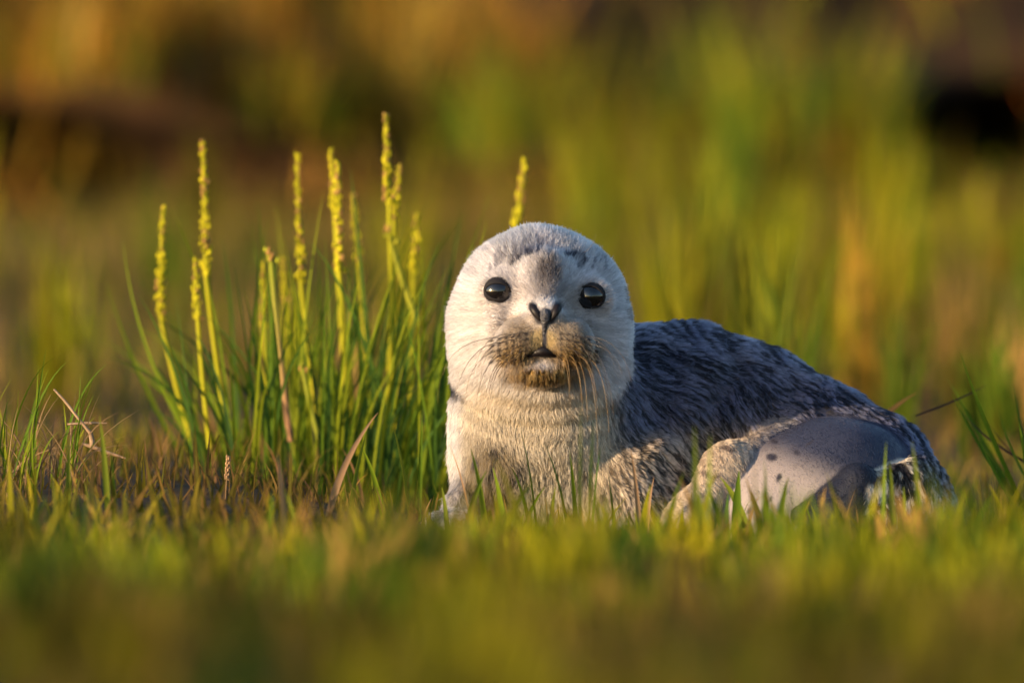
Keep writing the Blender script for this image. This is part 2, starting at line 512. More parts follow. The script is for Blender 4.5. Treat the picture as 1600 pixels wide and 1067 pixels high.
flower_stalk(cl, (419, 388), (424, 410), (454, 690), .5, col=(.33, .34, .03), dry=(.42, .22, .12), fat=1.15)
flower_stalk(cl, (606, 350), (612, 380), (652, 500), .62, col=(.38, .36, .03), fat=1.15)
flower_stalk(cl, (470, 568), (474, 580), (500, 690), .5, col=(.30, .31, .03), fat=1.0)
rl = random.Random(5)
leafcols = [(.10, .17, .012), (.15, .215, .012), (.055, .115, .016), (.21, .25, .012), (.03, .07, .014)]
for i in range(215):
    u = rl.random()
    bx = 300 + 390 * (u ** .9); y = rl.uniform(.42, .92)
    lean = (bx - 500) / 200
    tx = bx + lean * rl.uniform(20, 110) + rl.gauss(14, 55)
    ty = rl.uniform(360, 610) + abs(lean) * 45
    if i < 22: ty = rl.uniform(300, 380)
    a = P(bx, 725, y); a[2] = float(ground_z(a[0], y)) - .005
    c = P(tx, ty, y + rl.uniform(-.12, .12))
    b = (a + c) / 2 + np.array([(a[0] - c[0]) * rl.uniform(.1, .45), 0, .02 + rl.uniform(0, .03)])
    leaf_part(cl, a, b, c, rl.uniform(.0028, .0052), rl.choice(leafcols))
for i in range(64):
    bx = rl.uniform(470, 700); y = rl.uniform(.4, .9)
    a = P(bx, 725, y); a[2] = float(ground_z(a[0], y)) - .005
    c = P(bx + rl.uniform(10, 95), rl.uniform(400, 640), y + rl.uniform(-.1, .1))
    b = (a + c) / 2 + np.array([(a[0] - c[0]) * rl.uniform(.2, .5), 0, rl.uniform(.02, .05)])
    leaf_part(cl, a, b, c, rl.uniform(.0024, .0042), rl.choice(leafcols))
for bx, mx, my, tx, ty, y, col in [(330, 210, 560, 192, 375, .6, 1), (300, 215, 610, 165, 440, .75, 1), (640, 700, 480, 765, 305, .7, 1), (650, 690, 470, 722, 340, .72, 2),
                                   (600, 560, 380, 548, 265, .6, 2), (645, 560, 440, 482, 378, .5, 2), (560, 640, 400, 735, 330, .7, 1), (620, 640, 620, 708, 530, .4, 1),
                                   (500, 350, 530, 215, 488, .62, 4), (590, 600, 560, 650, 505, .42, 3), (480, 470, 420, 468, 300, .7, 0), (350, 325, 480, 320, 290, .7, 0),
                                   (660, 690, 560, 735, 430, .62, 2), (672, 700, 520, 745, 380, .6, 2)]:
    a = P(bx, 720, y); a[2] = float(ground_z(a[0], y)) - .005
    leaf_part(cl, a, P(mx, my, y), P(tx, ty, y), .0055, leafcols[col], seg=12)

# the single stalk that shows above the head
sg = thing('arrowgrass_stalk', 'single yellow arrowgrass spike rising directly behind the seal\'s head', 'plant', (P(800, 700, .75)[0], .75, float(ground_z(0, .75))))
flower_stalk(sg, (820, 248), (806, 352), (800, 735), .75, fat=1.1)
for dx in (-30, -12, 18, 34):
    a = P(800 + dx, 735, .75); c = P(800 + dx * 2.2, 520 + abs(dx), .78)
    leaf_part(sg, a, (a + c) / 2, c, .004, leafcols[1])

# dry tussock at the left edge
ts = thing('grass_tussock', 'tangled tussock of dry and thin green grass at the left edge', 'grass', (P(40, 740, .1)[0], .1, float(ground_z(-.5, .1))))
for i in range(120):
    bx = rl.uniform(-60, 120); y = rl.uniform(-.05, .2)
    a = P(bx, 755, y); a[2] = float(ground_z(a[0], y)) - .004
    if i < 42:
        c = P(bx + rl.gauss(18, 26), rl.uniform(560, 690), y + rl.uniform(-.03, .03)); col = leafcols[rl.choice((0, 1, 3))]; w = rl.uniform(.0018, .0032)
    else:
        c = P(bx + rl.uniform(-90, 110), rl.uniform(610, 740), y + rl.uniform(-.05, .05)); col = np.array([.30, .19, .10]) * rl.uniform(.5, 1.25); w = rl.uniform(.0011, .0024)
    b = (a + c) / 2 + np.array([(a[0] - c[0]) * .35, 0, rl.uniform(.005, .03)])
    leaf_part(ts, a, b, c, w, col, seg=7)
for bx, mx, my, tx, ty in [(48, 55, 640, 72, 542), (5, 30, 590, 85, 558), (20, 60, 600, 105, 565), (90, 110, 610, 168, 568), (120, 122, 650, 126, 586), (112, 122, 660, 146, 618)]:
    leaf_part(ts, P(bx, 745, .05), P(mx, my, .05), P(tx, ty, .05), .0032, leafcols[rl.choice((0, 1))])
M_TWIG = plain('twig_bark', (.22, .14, .08), .85, .2, (60, (.38, .26, .16)))
V, q, C = tube([P(*p_, .02) for p_ in [(84, 608), (100, 625), (118, 648), (134, 668), (141, 676), (144, 690), (143, 699)]], [.0012, .0016, .0016, .0018, .0026, .003, .0028], (.3, .2, .12))
tw = link('twig', mesh_np('twig', V, q), M_TWIG, label='thin bent dead twig poking out of the tussock on the left', cat='twig')
V, q, C = tube([P(*p_, .02) for p_ in [(128, 693), (143, 698), (165, 706), (196, 716)]], [.0014, .0024, .0022, .001], (.3, .2, .12))
link('branch', mesh_np('branch', V, q), M_TWIG, parent=tw)
V, q, C = tube([P(*p_, .03) for p_ in [(105, 663), (135, 661), (167, 661)]], [.0012, .0016, .0006], (.3, .2, .12))
link('branch', mesh_np('branch', V, q), M_TWIG, parent=tw)

# long blades at the right edge
rt = thing('grass_clump', 'long arching green blades at the right edge beyond the seal\'s tail', 'grass', (P(1600, 800, .3)[0], .3, float(ground_z(.55, .3))))
for bx, by, mx, my, tx, ty, y, w, col in [(1610, 790, 1545, 680, 1500, 550, .25, .0075, 1), (1620, 790, 1560, 760, 1487, 615, .25, .0055, 0), (1605, 800, 1560, 760, 1528, 680, .2, .005, 1),
                                          (1600, 780, 1540, 700, 1480, 590, .5, .006, 0), (1625, 760, 1580, 720, 1560, 640, .3, .005, 1), (1640, 790, 1600, 720, 1585, 600, .4, .005, 2),
                                          (1615, 790, 1600, 700, 1592, 660, .2, .004, 1)]:
    leaf_part(rt, P(bx, by + 20, y), P(mx, my, y), P(tx, ty, y), w, leafcols[col], seg=12, taper=3)
for bx, by, mx, my, tx, ty in [(1600, 720, 1540, 690, 1500, 640), (1620, 740, 1560, 690, 1545, 660), (1430, 650, 1490, 630, 1545, 600)]:
    leaf_part(rt, P(bx, by, .35), P(mx, my, .35), P(tx, ty, .35), .003, (.06, .035, .03), seg=8)
dr = thing('dry_blade', 'orange dry grass blade sticking out behind the seal\'s back', 'grass', (P(1340, 800, .42)[0], .42, float(ground_z(.37, .42))))
leaf_part(dr, P(1300, 800, .42), P(1345, 660, .42), P(1432, 614, .42), .009, (.55, .22, .06), seg=12, taper=4)

# separate tufts in front of the seal
tufts = [('bright green tuft before the seal\'s tail end', [(1395, 850, 1390, 720, -.35, .008, 3), (1380, 850, 1385, 690, -.4, .006, 1), (1440, 850, 1425, 690, -.5, .007, 3), (1415, 850, 1412, 760, -.3, .006, 3)]),
         ('tuft of wide lime blades before the seal\'s pale flank', [(1150, 870, 1155, 735, -.15, .011, 0), (1170, 870, 1125, 745, -.12, .010, 3), (1135, 870, 1138, 770, -.2, .008, 2), (1215, 870, 1232, 745, -.3, .009, 3), (1190, 870, 1175, 770, -.2, .008, 3)]),
         ('pair of upright blades before the seal\'s fore flipper', [(1086, 870, 1085, 665, -.7, .008, 3), (1108, 870, 1110, 680, -.65, .007, 3), (1098, 870, 1092, 770, -.5, .011, 3)]),
         ('green tuft rising before the right of the seal\'s chest', [(905, 860, 908, 630, -.5, .005, 3), (918, 860, 928, 655, -.4, .006, 1), (900, 860, 890, 705, -.1, .006, 1), (925, 860, 938, 700, -.15, .004, 2), (890, 860, 850, 690, -.12, .004, 2)]),
         ('reddish dry stem before the seal\'s shoulder', [(1000, 850, 985, 700, -.15, .006, 5), (1010, 850, 1022, 745, -.1, .004, 5), (960, 850, 950, 740, -.1, .004, 2)]),
         ('loose tuft beneath the middle of the seal\'s chest', [(840, 860, 812, 665, -.1, .003, 2), (830, 860, 800, 730, -.1, .006, 1), (790, 860, 770, 730, -.15, .008, 1), (815, 860, 852, 760, -.1, .005, 0), (860, 860, 868, 760, -.1, .006, 3)]),
         ('thin tuft leaning over the seal\'s small front flipper', [(740, 840, 700, 690, -.1, .0025, 5), (760, 840, 735, 700, -.15, .007, 1), (725, 840, 760, 735, -.2, .008, 0), (700, 840, 690, 760, -.1, .006, 3)]),
         ('pale bent straw and green blades beside the clump and the seal', [(510, 810, 590, 645, -.1, .008, 5), (545, 800, 575, 670, -.05, .007, 3), (600, 800, 560, 690, 0, .006, 1), (640, 800, 612, 660, .1, .005, 3), (655, 800, 660, 640, .2, .005, 0)]),
         ('broad pale blade rising from the foreground meadow', [(445, 860, 432, 705, -.5, .011, 5), (470, 870, 440, 760, -.5, .008, 3), (420, 870, 425, 770, -.6, .007, 1)]),
         ('small lime tuft before the dark hollow in the grass', [(168, 800, 155, 650, -.25, .007, 3), (105, 800, 108, 680, -.25, .006, 3), (180, 800, 172, 700, -.3, .005, 1)])]
for lab, bl in tufts:
    x0 = np.mean([P(b_[0], b_[1], b_[4])[0] for b_ in bl]); y0 = np.mean([b_[4] for b_ in bl])
    tf = thing('grass_tuft', lab, 'grass', (x0, y0, float(ground_z(x0, y0))), 'grass tufts near the seal')
    for bx, by, tx, ty, y, w, ci in bl:
        a = P(bx, by, y); a[2] = float(ground_z(a[0], y)) - .004
        c = P(tx, ty, y)
        col = (leafcols + [(.36, .22, .12)])[ci]
        if ci == 3: col = (.17, .21, .02)
        leaf_part(tf, a, (a + c) / 2 + np.array([(a[0] - c[0]) * .25, 0, .01]), c, w, col)
sp = thing('grass_seed_head', 'small tan seed spike standing alone below the arrowgrass clump', 'grass', P(356, 770, 0))
iv, it = ico()
Vs, Ts, Cs = [], [], []
for i in range(26):
    f = i / 26
    c = P(354 + 3 * f, 748 - 36 * f, 0) - np.array(sp.location) + np.array([.0018 * math.cos(i * 2.4), .0018 * math.sin(i * 2.4), 0])
    Vs.append(iv * np.array([.0013, .0013, .0024]) + c); Ts.append(it + 12 * i); Cs.append(np.repeat(np.array([[.42, .26, .14]]) * random.uniform(.7, 1.2), 12, 0))
link('florets', mesh_np('florets', np.concatenate(Vs), None, np.concatenate(Ts), colors=np.concatenate(Cs)), M_FLOWER, parent=sp)
V, q, C = tube([P(352, 780, 0) - np.array(sp.location), P(354, 748, 0) - np.array(sp.location), P(357, 712, 0) - np.array(sp.location)], .0007, (.35, .22, .12))
link('stem', mesh_np('stem', V, q, colors=C), M_FLOWER, parent=sp)


# ================================================================== the seal pup
HC = P(845, 490, .045)                     # centre of the head


def H(px, py, fwd):
    """a point of the head: photo pixel, fwd metres in front of the head centre"""
    return P(px, py, .045 - fwd)


def ell(X, c, r, rot=None):
    d = X - np.asarray(c, np.float32)
    if rot is not None: d = d @ rot
    r = np.asarray(r, np.float32)
    k = np.sqrt(((d / r) ** 2).sum(-1)); k2 = np.sqrt(((d / (r * r)) ** 2).sum(-1)) + 1e-9
    return k * (k - 1) / k2


def cap(X, a, b, ra, rb):
    a = np.asarray(a, np.float32); b = np.asarray(b, np.float32); ab = b - a
    t = np.clip(((X - a) @ ab) / (ab @ ab), 0, 1)
    return np.sqrt(((X - a - t[:, None] * ab) ** 2).sum(-1)) - (ra + (rb - ra) * t)


def smin(a, b, k):
    h = np.clip(.5 + .5 * (b - a) / k, 0, 1)
    return b + (a - b) * h - k * h * (1 - h)


def smax(a, b, k):
    return -smin(-a, -b, k)


def rotz(a):      # roll in the picture plane (about y)
    c, s = math.cos(a), math.sin(a)
    return np.array([[c, 0, s], [0, 1, 0], [-s, 0, c]], np.float32)


def head_sdf(X):
    X = np.asarray(X, np.float32)
    r = np.sqrt(((X - HC.astype(np.float32)) ** 2).sum(-1))
    out = r - .10
    k = r < .19
    if k.any(): out[k] = head_full(X[k])
    return out


MUZ = H(850, 520, .10).astype(np.float32)


def head_full(X):
    d = ell(X, H(843, 484, -.012), (.0905, .098, .086))
    d = smin(d, ell(X, H(842, 556, .0), (.0885, .086, .074)), .04)
    d = smin(d, ell(X, H(850, 524, .078), (.049, .050, .036)), .022)        # muzzle
    d = smin(d, cap(X, H(851, 488, .112), H(852, 425, .066), .0165, .024), .018)  # bridge of the nose
    for px, py in ((778, 457), (924, 463)):
        d = smin(d, ell(X, H(px, py, .062), (.023, .016, .019)), .014)
    # hollow between eye and muzzle
    d = smax(d, -ell(X, H(797, 490, .106), (.012, .03, .026), rotz(.5)), .016)
    d = smax(d, -ell(X, H(906, 493, .106), (.012, .03, .026), rotz(-.5)), .016)
    m = ((X - MUZ) ** 2).sum(-1) < .085 ** 2
    if m.any():
        Y = X[m]; e = d[m]
        e = smin(e, ell(Y, H(816, 533, .104), (.0285, .028, .0255), rotz(-.25)), .007)       # whisker pads
        e = smin(e, ell(Y, H(886, 535, .104), (.0285, .028, .0255), rotz(.25)), .007)
        e = smin(e, ell(Y, H(852, 488, .121), (.0185, .014, .0125)), .008)       # nose
        e = smin(e, ell(Y, H(848, 577, .094), (.031, .026, .0165)), .009)         # chin
        e = smax(e, -cap(Y, H(852, 503, .140), H(849, 543, .138), .0015, .0022), .006)   # philtrum
        for sx in (-1, 1):
            e = smax(e, -cap(Y, H(848, 549, .136), H(848 + sx * 17, 555, .128), .0058, .003), .004)   # mouth
            e = smax(e, -cap(Y, H(848 + sx * 17, 555, .128), H(848 + sx * 62, 567, .100), .0024, .0014), .004)
            e = smax(e, -cap(Y, H(852 + sx * 17, 482, .137), H(852 + sx * 9, 500, .138), .0034, .0022), .003)   # nostrils
        d[m] = e
    d = smax(d, -ell(X, H(981, 478, -.03), (.005, .006, .008)), .006)         # ear opening
    return d


TR = [(846, 648, .085, .096), (905, 690, .14, .100), (985, 668, .175, .107), (1065, 664, .195, .105), (1165, 686, .195, .097), (1265, 724, .165, .085),
      (1355, 752, .13, .071), (1410, 790, .06, .052), (1430, 815, .01, .040)]


def body_sdf(X, parts=False):
    pts = [(P(a, b, y), r) for a, b, y, r in TR]
    d = cap(X, pts[0][0], pts[1][0], pts[0][1], pts[1][1])
    d = smin(d, cap(X, pts[1][0], pts[2][0], pts[1][1], pts[2][1]), .03)
    t = cap(X, pts[2][0] + np.array([.02, 0, -.004]), pts[3][0], pts[2][1] * .98, pts[3][1])
    for i in range(3, len(pts) - 1):
        t = smin(t, cap(X, pts[i][0], pts[i + 1][0], pts[i][1], pts[i + 1][1]), .02)
    d = smin(d, t, .012)
    # chest: left lobe, throat roll, breast
    ch = ell(X, P(790, 725, .075), (.058, .085, .075))
    ch = smin(ch, ell(X, P(862, 700, .085), (.075, .088, .060)), .02)
    ch = smin(ch, ell(X, P(875, 775, .085), (.085, .075, .055)), .02)
    d = smin(d, ch, .02)
    # shoulder and upper arm on the right of the chest
    sh = cap(X, P(985, 728, .075), P(975, 795, .030), .050, .043)
    sh = smin(sh, cap(X, P(1050, 738, .085), P(1022, 805, .040), .034, .034), .012)
    d = smin(d, sh, .014)
    # small fore flipper on the left of the chest
    fl = cap(X, P(742, 752, .05), P(722, 790, .02), .020, .017)
    fl = smin(fl, ell(X, P(705, 812, -.005), (.024, .030, .010)), .012)
    d = smin(d, fl, .012)
    k = X[:, 0] > .1
    if k.any():
        e = d[k]; c = hind_parts(X[k])
        for q, kk in zip(c, (.004, .003, .005, .006)):
            e = smin(e, q, kk)
        d[k] = e
    return d


def hind_parts(X):
    # fore flipper lying back along the flank
    lm = cap(X, P(1215, 700, .095), P(1135, 738, .035), .028, .028)
    lm = smin(lm, cap(X, P(1135, 738, .035), P(1070, 815, -.005), .028, .023), .016)
    # rounded pale flank and thigh, turned towards the viewer
    hp = ell(X, P(1258, 790, .060), (.118, .086, .078), rotz(math.radians(-30)))
    hp = smin(hp, ell(X, P(1310, 728, .10), (.055, .06, .044)), .03)
    hp = smin(hp, ell(X, P(1205, 822, .036), (.055, .055, .052)), .03)
    # hind flippers folded in front of the tail
    hf = cap(X, P(1345, 750, -.018), P(1254, 806, -.040), .016, .012)
    for tx, ty, ty_ in ((1266, 830, -.046), (1290, 842, -.048), (1316, 845, -.046), (1338, 840, -.038)):
        hf = smin(hf, cap(X, P(1340, 754, -.022), P(tx, ty, ty_), .015, .0105), .008)
    h2 = cap(X, P(1420, 748, .025), P(1358, 768, -.022), .020, .015)
    h2 = smin(h2, cap(X, P(1430, 770, .012), P(1382, 815, -.025), .024, .016), .008)
    h2 = smin(h2, cap(X, P(1356, 768, -.018), P(1352, 818, -.03), .011, .009), .006)
    return lm, hp, hf, h2


def stroke(px, py, pts, w, soft=.5):
    m = np.zeros(len(px))
    for (x0, y0), (x1, y1) in zip(pts[:-1], pts[1:]):
        dx, dy = x1 - x0, y1 - y0
        t = np.clip(((px - x0) * dx + (py - y0) * dy) / (dx * dx + dy * dy), 0, 1)
        m = np.maximum(m, smoothstep(w * (1 + soft), w * (1 - soft), np.hypot(px - x0 - t * dx, py - y0 - t * dy)))
    return m


def sdf(X):
    X = np.asarray(X, np.float32)
    hd, bd = head_sdf(X), body_sdf(X)
    d = smin(hd, bd, .024)
    # rolls of the throat
    k = PPM * CAM_D / (CAM_D + X[:, 1])
    px, py = 800 + X[:, 0] * k, 200 + (CAM_H - X[:, 2]) * k
    rr = np.hypot((px - 845) * .98, py - 470)
    m = smoothstep(555, 600, py) * smoothstep(740, 700, py) * smoothstep(1000, 930, px) * smoothstep(.16, .05, X[:, 1])
    d = d + m * (.0009 * np.cos((rr - 136) / 31 * 2 * np.pi) * smoothstep(118, 150, rr) * smoothstep(245, 215, rr))
    # folds where the trunk bends
    for fold, dep in (([(1046, 560), (1044, 600), (1026, 645), (1000, 690)], .0055), ([(1150, 575), (1112, 640), (1082, 695), (1072, 745)], .007), ([(1235, 610), (1190, 655), (1165, 690)], .003)):
        d = d + dep * stroke(px, py, fold, 15, .95) * smoothstep(.3, .2, X[:, 1])
    # gentle unevenness
    d = d + .0016 * np.sin(X[:, 0] * 61 + 2 * np.sin(X[:, 2] * 40)) * np.sin(X[:, 2] * 47 + X[:, 1] * 33)
    # shallow belly where it rests on the ground
    return smax(d, -(X[:, 2] - (-.012)), .02)


def surface_nets(lo, hi, h):
    lo, hi = np.array(lo), np.array(hi)
    B = 8
    nb = np.ceil((hi - lo) / (h * B)).astype(int)
    n = nb * B + 1
    bc = np.stack(np.meshgrid(*[np.arange(k) for k in nb], indexing='ij'), -1).reshape(-1, 3)
    cen = lo + (bc + .5) * B * h
    cd = sdf(cen)
    val = np.empty(tuple(n), np.float32)
    val[:-1, :-1, :-1] = np.repeat(np.repeat(np.repeat(cd.reshape(nb), B, 0), B, 1), B, 2)
    val[-1] = 1; val[:, -1] = 1; val[:, :, -1] = 1
    near = np.abs(cd) < B * h * 1.3 + .01
    off = np.stack(np.meshgrid(*[np.arange(B + 1)] * 3, indexing='ij'), -1).reshape(-1, 3)
    bn = bc[near]
    for i in range(0, len(bn), 400):
        idx = (bn[i:i + 400, None] * B + off[None]).reshape(-1, 3)
        val[idx[:, 0], idx[:, 1], idx[:, 2]] = sdf(lo + idx * h)
    ins = val < 0
    cs = [val[dx:n[0] - 1 + dx, dy:n[1] - 1 + dy, dz:n[2] - 1 + dz] for dx in (0, 1) for dy in (0, 1) for dz in (0, 1)]
    cnt = sum((c < 0).astype(np.int8) for c in cs)
    act = (cnt > 0) & (cnt < 8)
    cell = np.argwhere(act)
    vid = -np.ones(act.shape, np.int32); vid[act] = np.arange(len(cell))
    acc = np.zeros((len(cell), 3)); num = np.zeros(len(cell))
    corner = np.array([(dx, dy, dz) for dx in (0, 1) for dy in (0, 1) for dz in (0, 1)])
    cv = np.stack([c[act] for c in cs], -1)
    for a in range(8):
        for b in range(a + 1, 8):
            if np.abs(corner[a] - corner[b]).sum() != 1: continue
            va, vb = cv[:, a], cv[:, b]
            cr = (va < 0) != (vb < 0)
            t = np.where(cr, va / np.where(cr, va - vb, 1), 0)
            acc += np.where(cr[:, None], corner[a] + t[:, None] * (corner[b] - corner[a]), 0); num += cr
    V = lo + (cell + acc / num[:, None]) * h
    quads = []
    for ax in range(3):
        sl0 = [slice(None)] * 3; sl1 = [slice(None)] * 3
        sl0[ax] = slice(0, -1); sl1[ax] = slice(1, None)
        a, b = ins[tuple(sl0)], ins[tuple(sl1)]
        for flip, msk in ((0, a & ~b), (1, ~a & b)):
            e = np.argwhere(msk)
            u, v = [k for k in range(3) if k != ax]
            e = e[(e[:, u] > 0) & (e[:, v] > 0) & (e[:, u] < n[u] - 1) & (e[:, v] < n[v] - 1)]
            o = []
            for du, dv in ((0, 0), (-1, 0), (-1, -1), (0, -1)):
                c = e.copy(); c[:, u] += du; c[:, v] += dv
                o.append(vid[c[:, 0], c[:, 1], c[:, 2]])
            q = np.stack(o, -1)
            if (flip == 0) == (ax == 1): q = q[:, ::-1]
            quads.append(q)
    return V, np.concatenate(quads)


SV, SQ = surface_nets((-.13, -.16, -.03), (.53, .36, .36), .0026)


def mesh_normals(V, Q):
    n_ = np.cross(V[Q[:, 2]] - V[Q[:, 0]], V[Q[:, 3]] - V[Q[:, 1]])
    N = np.zeros_like(V)
    for k in range(4): np.add.at(N, Q[:, k], n_)
    return N / (np.linalg.norm(N, axis=1)[:, None] + 1e-12)


SN = mesh_normals(SV, SQ)
SV = SV - SN * np.clip(sdf(SV), -.001, .001)[:, None]
SN = mesh_normals(SV, SQ)

seal = thing('seal_pup', 'pale grey spotted seal pup lying in the grass with its face to the viewer', 'seal', (.1, .1, 0))


def seal_part(name, verts, quads, tris, mat, parent=seal, colors=None, **kw):
    off = np.array(seal.location)
    return link(name, mesh_np(name, np.asarray(verts) - off, quads, tris, colors=colors), mat, parent=parent, **kw)


# --------------------------------------------------------------- fur colour
def pixel(X):
    k = PPM * CAM_D / (CAM_D + X[:, 1])
    return 800 + X[:, 0] * k, 200 + (CAM_H - X[:, 2]) * k


def lerp(a, b, t):
    return a + (np.asarray(b) - a) * t[:, None]


def blob(px, py, cx, cy, rx, ry, rot=0, soft=.35):
    c, s = math.cos(rot), math.sin(rot)
    u = ((px - cx) * c + (py - cy) * s) / rx; v = (-(px - cx) * s + (py - cy) * c) / ry
    return smoothstep(1 + soft, 1 - soft, np.hypot(u, v))


def coat(X, N):
    """base colour, tip colour, hair length, sleekness of the pup's coat at surface points"""
    px, py = pixel(X)
    n = len(px)
    jx, jy = px + 9 * (noise2(px / 9, py / 9, 3) - .5), py + 9 * (noise2(px / 9, py / 9, 4) - .5)
    hd, bd = head_sdf(X.astype(np.float32)), body_sdf(X.astype(np.float32))
    hw = smoothstep(-.006, .008, bd - hd)
    nz = fbm(px / 26, py / 34, 9)
    # ---- head
    face = np.tile(np.array([.52, .485, .505]), (n, 1))
    face = lerp(face, (.34, .33, .35), smoothstep(440, 380, py) * smoothstep(.3, .6, nz))
    face = lerp(face, (.32, .29, .30), blob(jx, jy, 850, 455, 62, 34, 0, .8) * .55)
    face = lerp(face, (.045, .036, .036), blob(jx, jy, 855, 426, 25, 28, 0, .55) * .95)
    face = lerp(face, (.14, .12, .12), blob(jx, jy, 852, 456, 30, 18, 0, .8) * .7)
    face = lerp(face, (.62, .58, .57), blob(jx, jy, 852, 474, 24, 8, 0, .6) * .7)
    brow = np.maximum(stroke(jx, jy, [(800, 409), (808, 402), (822, 396), (842, 391)], 7), stroke(jx, jy, [(884, 399), (902, 401), (911, 408), (905, 419)], 5.5))
    face = lerp(face, (.04, .038, .05), brow * (.55 + .45 * (noise2(px / 3.2, py / 11, 8) > .42)))
    face = lerp(face, (.12, .115, .14), stroke(jx, jy, [(765, 420), (790, 395), (840, 380), (870, 385)], 9) * (noise2(px / 4, py / 14, 18) > .55) * .7)
    face = lerp(face, (.12, .115, .14), blob(jx, jy, 930, 410, 26, 14, .5) * (noise2(px / 4, py / 10, 19) > .6) * .7)
    for ex, ey in ((778, 455), (923, 463)):
        face = lerp(face, (.05, .045, .05), blob(px, py, ex, ey, 23.5, 15.8 if ex < 800 else 18.6, .1 if ex < 800 else .35, .12))
        face = lerp(face, (.36, .32, .31), blob(px, py, ex, ey, 40, 30, 0, .5) * .35)
    face = lerp(face, (.15, .10, .07), stroke(jx, jy, [(974, 456), (981, 475), (982, 498)], 3.5) * .8)
    face = lerp(face, (.60, .55, .52), blob(px, py, 745, 560, 50, 90, 0, .7) * .6)  # sunlit brightness of the left cheek painted into the fur
    pads = np.maximum(blob(jx, jy, 815, 530, 42, 38, -.3, .5), blob(jx, jy, 888, 532, 42, 38, .3, .5))
    face = lerp(face, (.16, .118, .072), pads * .9)
    lip = blob(px, py, 849, 530, 20, 18, 0, .3)
    face = lerp(face, (.30, .22, .10), lip * .85)
    mud = np.maximum(blob(jx, jy, 850, 584, 62, 20, 0, .5) , .8 * np.maximum(blob(jx, jy, 805, 560, 34, 14, .25, .6), blob(jx, jy, 900, 562, 34, 24, -.35, .6)))
    mud = mud * (1 - .75 * blob(px, py, 846, 568, 26, 8, 0, .4))
    face = lerp(face, (.22, .135, .042), pads * smoothstep(520, 555, py) * .75)
    mudc = lerp(np.tile(np.array([.30, .185, .06]), (n, 1)), (.09, .05, .016), smoothstep(.42, .66, fbm(px / 5, py / 12, 23)))
    face = face + (mudc - face) * (mud * smoothstep(.15, .5, fbm(px / 7, py / 9, 25) + mud * .35))[:, None]
    for sx in (-1, 1):
        for r in range(5):
            for c in range(6):
                wx = 850 + sx * (26 + c * 10.5); wy = 520 + r * 10.5 + c * 2.2 - (2.5 * r)
                face = lerp(face, (.03, .022, .02), blob(px, py, wx, wy, 3.2, 2.2, 0, .5) * .95)
    nose = np.maximum(stroke(px, py, [(832, 478), (843, 500)], 7.5, .3), stroke(px, py, [(872, 478), (860, 500)], 7.5, .3))
    nose = np.maximum(nose, stroke(px, py, [(851, 486), (852, 503), (850, 542)], 4, .4))
    nose = np.maximum(nose, blob(px, py, 852, 493, 11, 13, 0, .3))
    face = lerp(face, (.035, .035, .045), nose)
    mouth = np.maximum(stroke(px, py, [(826, 556), (847, 548), (866, 556)], 4.5, .3), stroke(px, py, [(790, 565), (826, 557)], 1.6, .4))
    face = lerp(face, (.02, .014, .016), mouth)
    # throat
    face = lerp(face, (.56, .46, .33), smoothstep(585, 630, py) * .85 * smoothstep(700, 760, px) * smoothstep(985, 930, px))
    # ---- body
    w = fbm(px / 30 + .4 * py / 30, py / 22, 31)
    dors = np.tile(np.array([.078, .082, .138]), (n, 1))
    dors = lerp(dors, (.035, .037, .05), smoothstep(.5, .66, w) * .35)
    dors = lerp(dors, (.16, .16, .225), smoothstep(640, 520, py) * smoothstep(.35, .6, fbm(px / 45, py / 30, 35)) * .6)  # bluish sky sheen painted along the top of the back
    low = smoothstep(655, 720, py + .12 * (px - 1000)) * smoothstep(1220, 1090, px)
    dors = lerp(dors, (.42, .33, .24), low * .9)
    dors = lerp(dors, (.10, .075, .06), low * (noise2(px / 5, py / 16, 37) > .68) * .8)
    chest = smoothstep(985, 930, px) * smoothstep(600, 640, py)
    chc = np.tile(np.array([.54, .45, .33]), (n, 1))
    patch = blob(jx, jy, 765, 745, 52, 55, 0, .35)
    chc = lerp(chc, (.17, .12, .06), patch * .9)
    for sx, sy in ((742, 722), (770, 702), (765, 740), (800, 755), (785, 775), (745, 760), (810, 735)):
        chc = lerp(chc, (.06, .045, .04), blob(jx, jy, sx, sy, 5, 11, .2, .4) * .95)
    chc = lerp(chc, (.58, .53, .51), smoothstep(732, 712, px) * .9)  # pinkish-white sun rim painted on the left edge of the chest
    chc = lerp(chc, (.13, .10, .07), (noise2(px / 5, py / 18, 39) > .72) * smoothstep(870, 910, px) * smoothstep(715, 730, py) * .8)
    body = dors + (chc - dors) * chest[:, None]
    # fore flipper on the flank and the pale thigh
    lm, hp, hf, h2 = hind_parts(X.astype(np.float32))
    mlm = smoothstep(.008, .003, lm); mhp = smoothstep(.007, .0025, hp); mhf = smoothstep(.006, .002, hf); mh2 = smoothstep(.006, .002, h2)
    lmc = np.tile(np.array([.44, .35, .27]), (n, 1))
    lmc = lerp(lmc, (.16, .15, .17), smoothstep(1150, 1200, px))
    for sx, sy, rx, ry in ((1122, 745, 8, 5), (1100, 740, 9, 4), (1135, 700, 14, 4)):
        lmc = lerp(lmc, (.07, .05, .05), blob(jx, jy, sx, sy, rx, ry, .1, .4) * .85)
    body = body + (lmc - body) * mlm[:, None]
    hpc = np.tile(np.array([.28, .24, .235]), (n, 1))
    hpc = lerp(hpc, (.03, .034, .06), smoothstep(.25, .72, (px - 1130) / 250 * .6 + (760 - py) / 100 * .6))  # dark upper fur, with the navy of sky-lit shade painted in
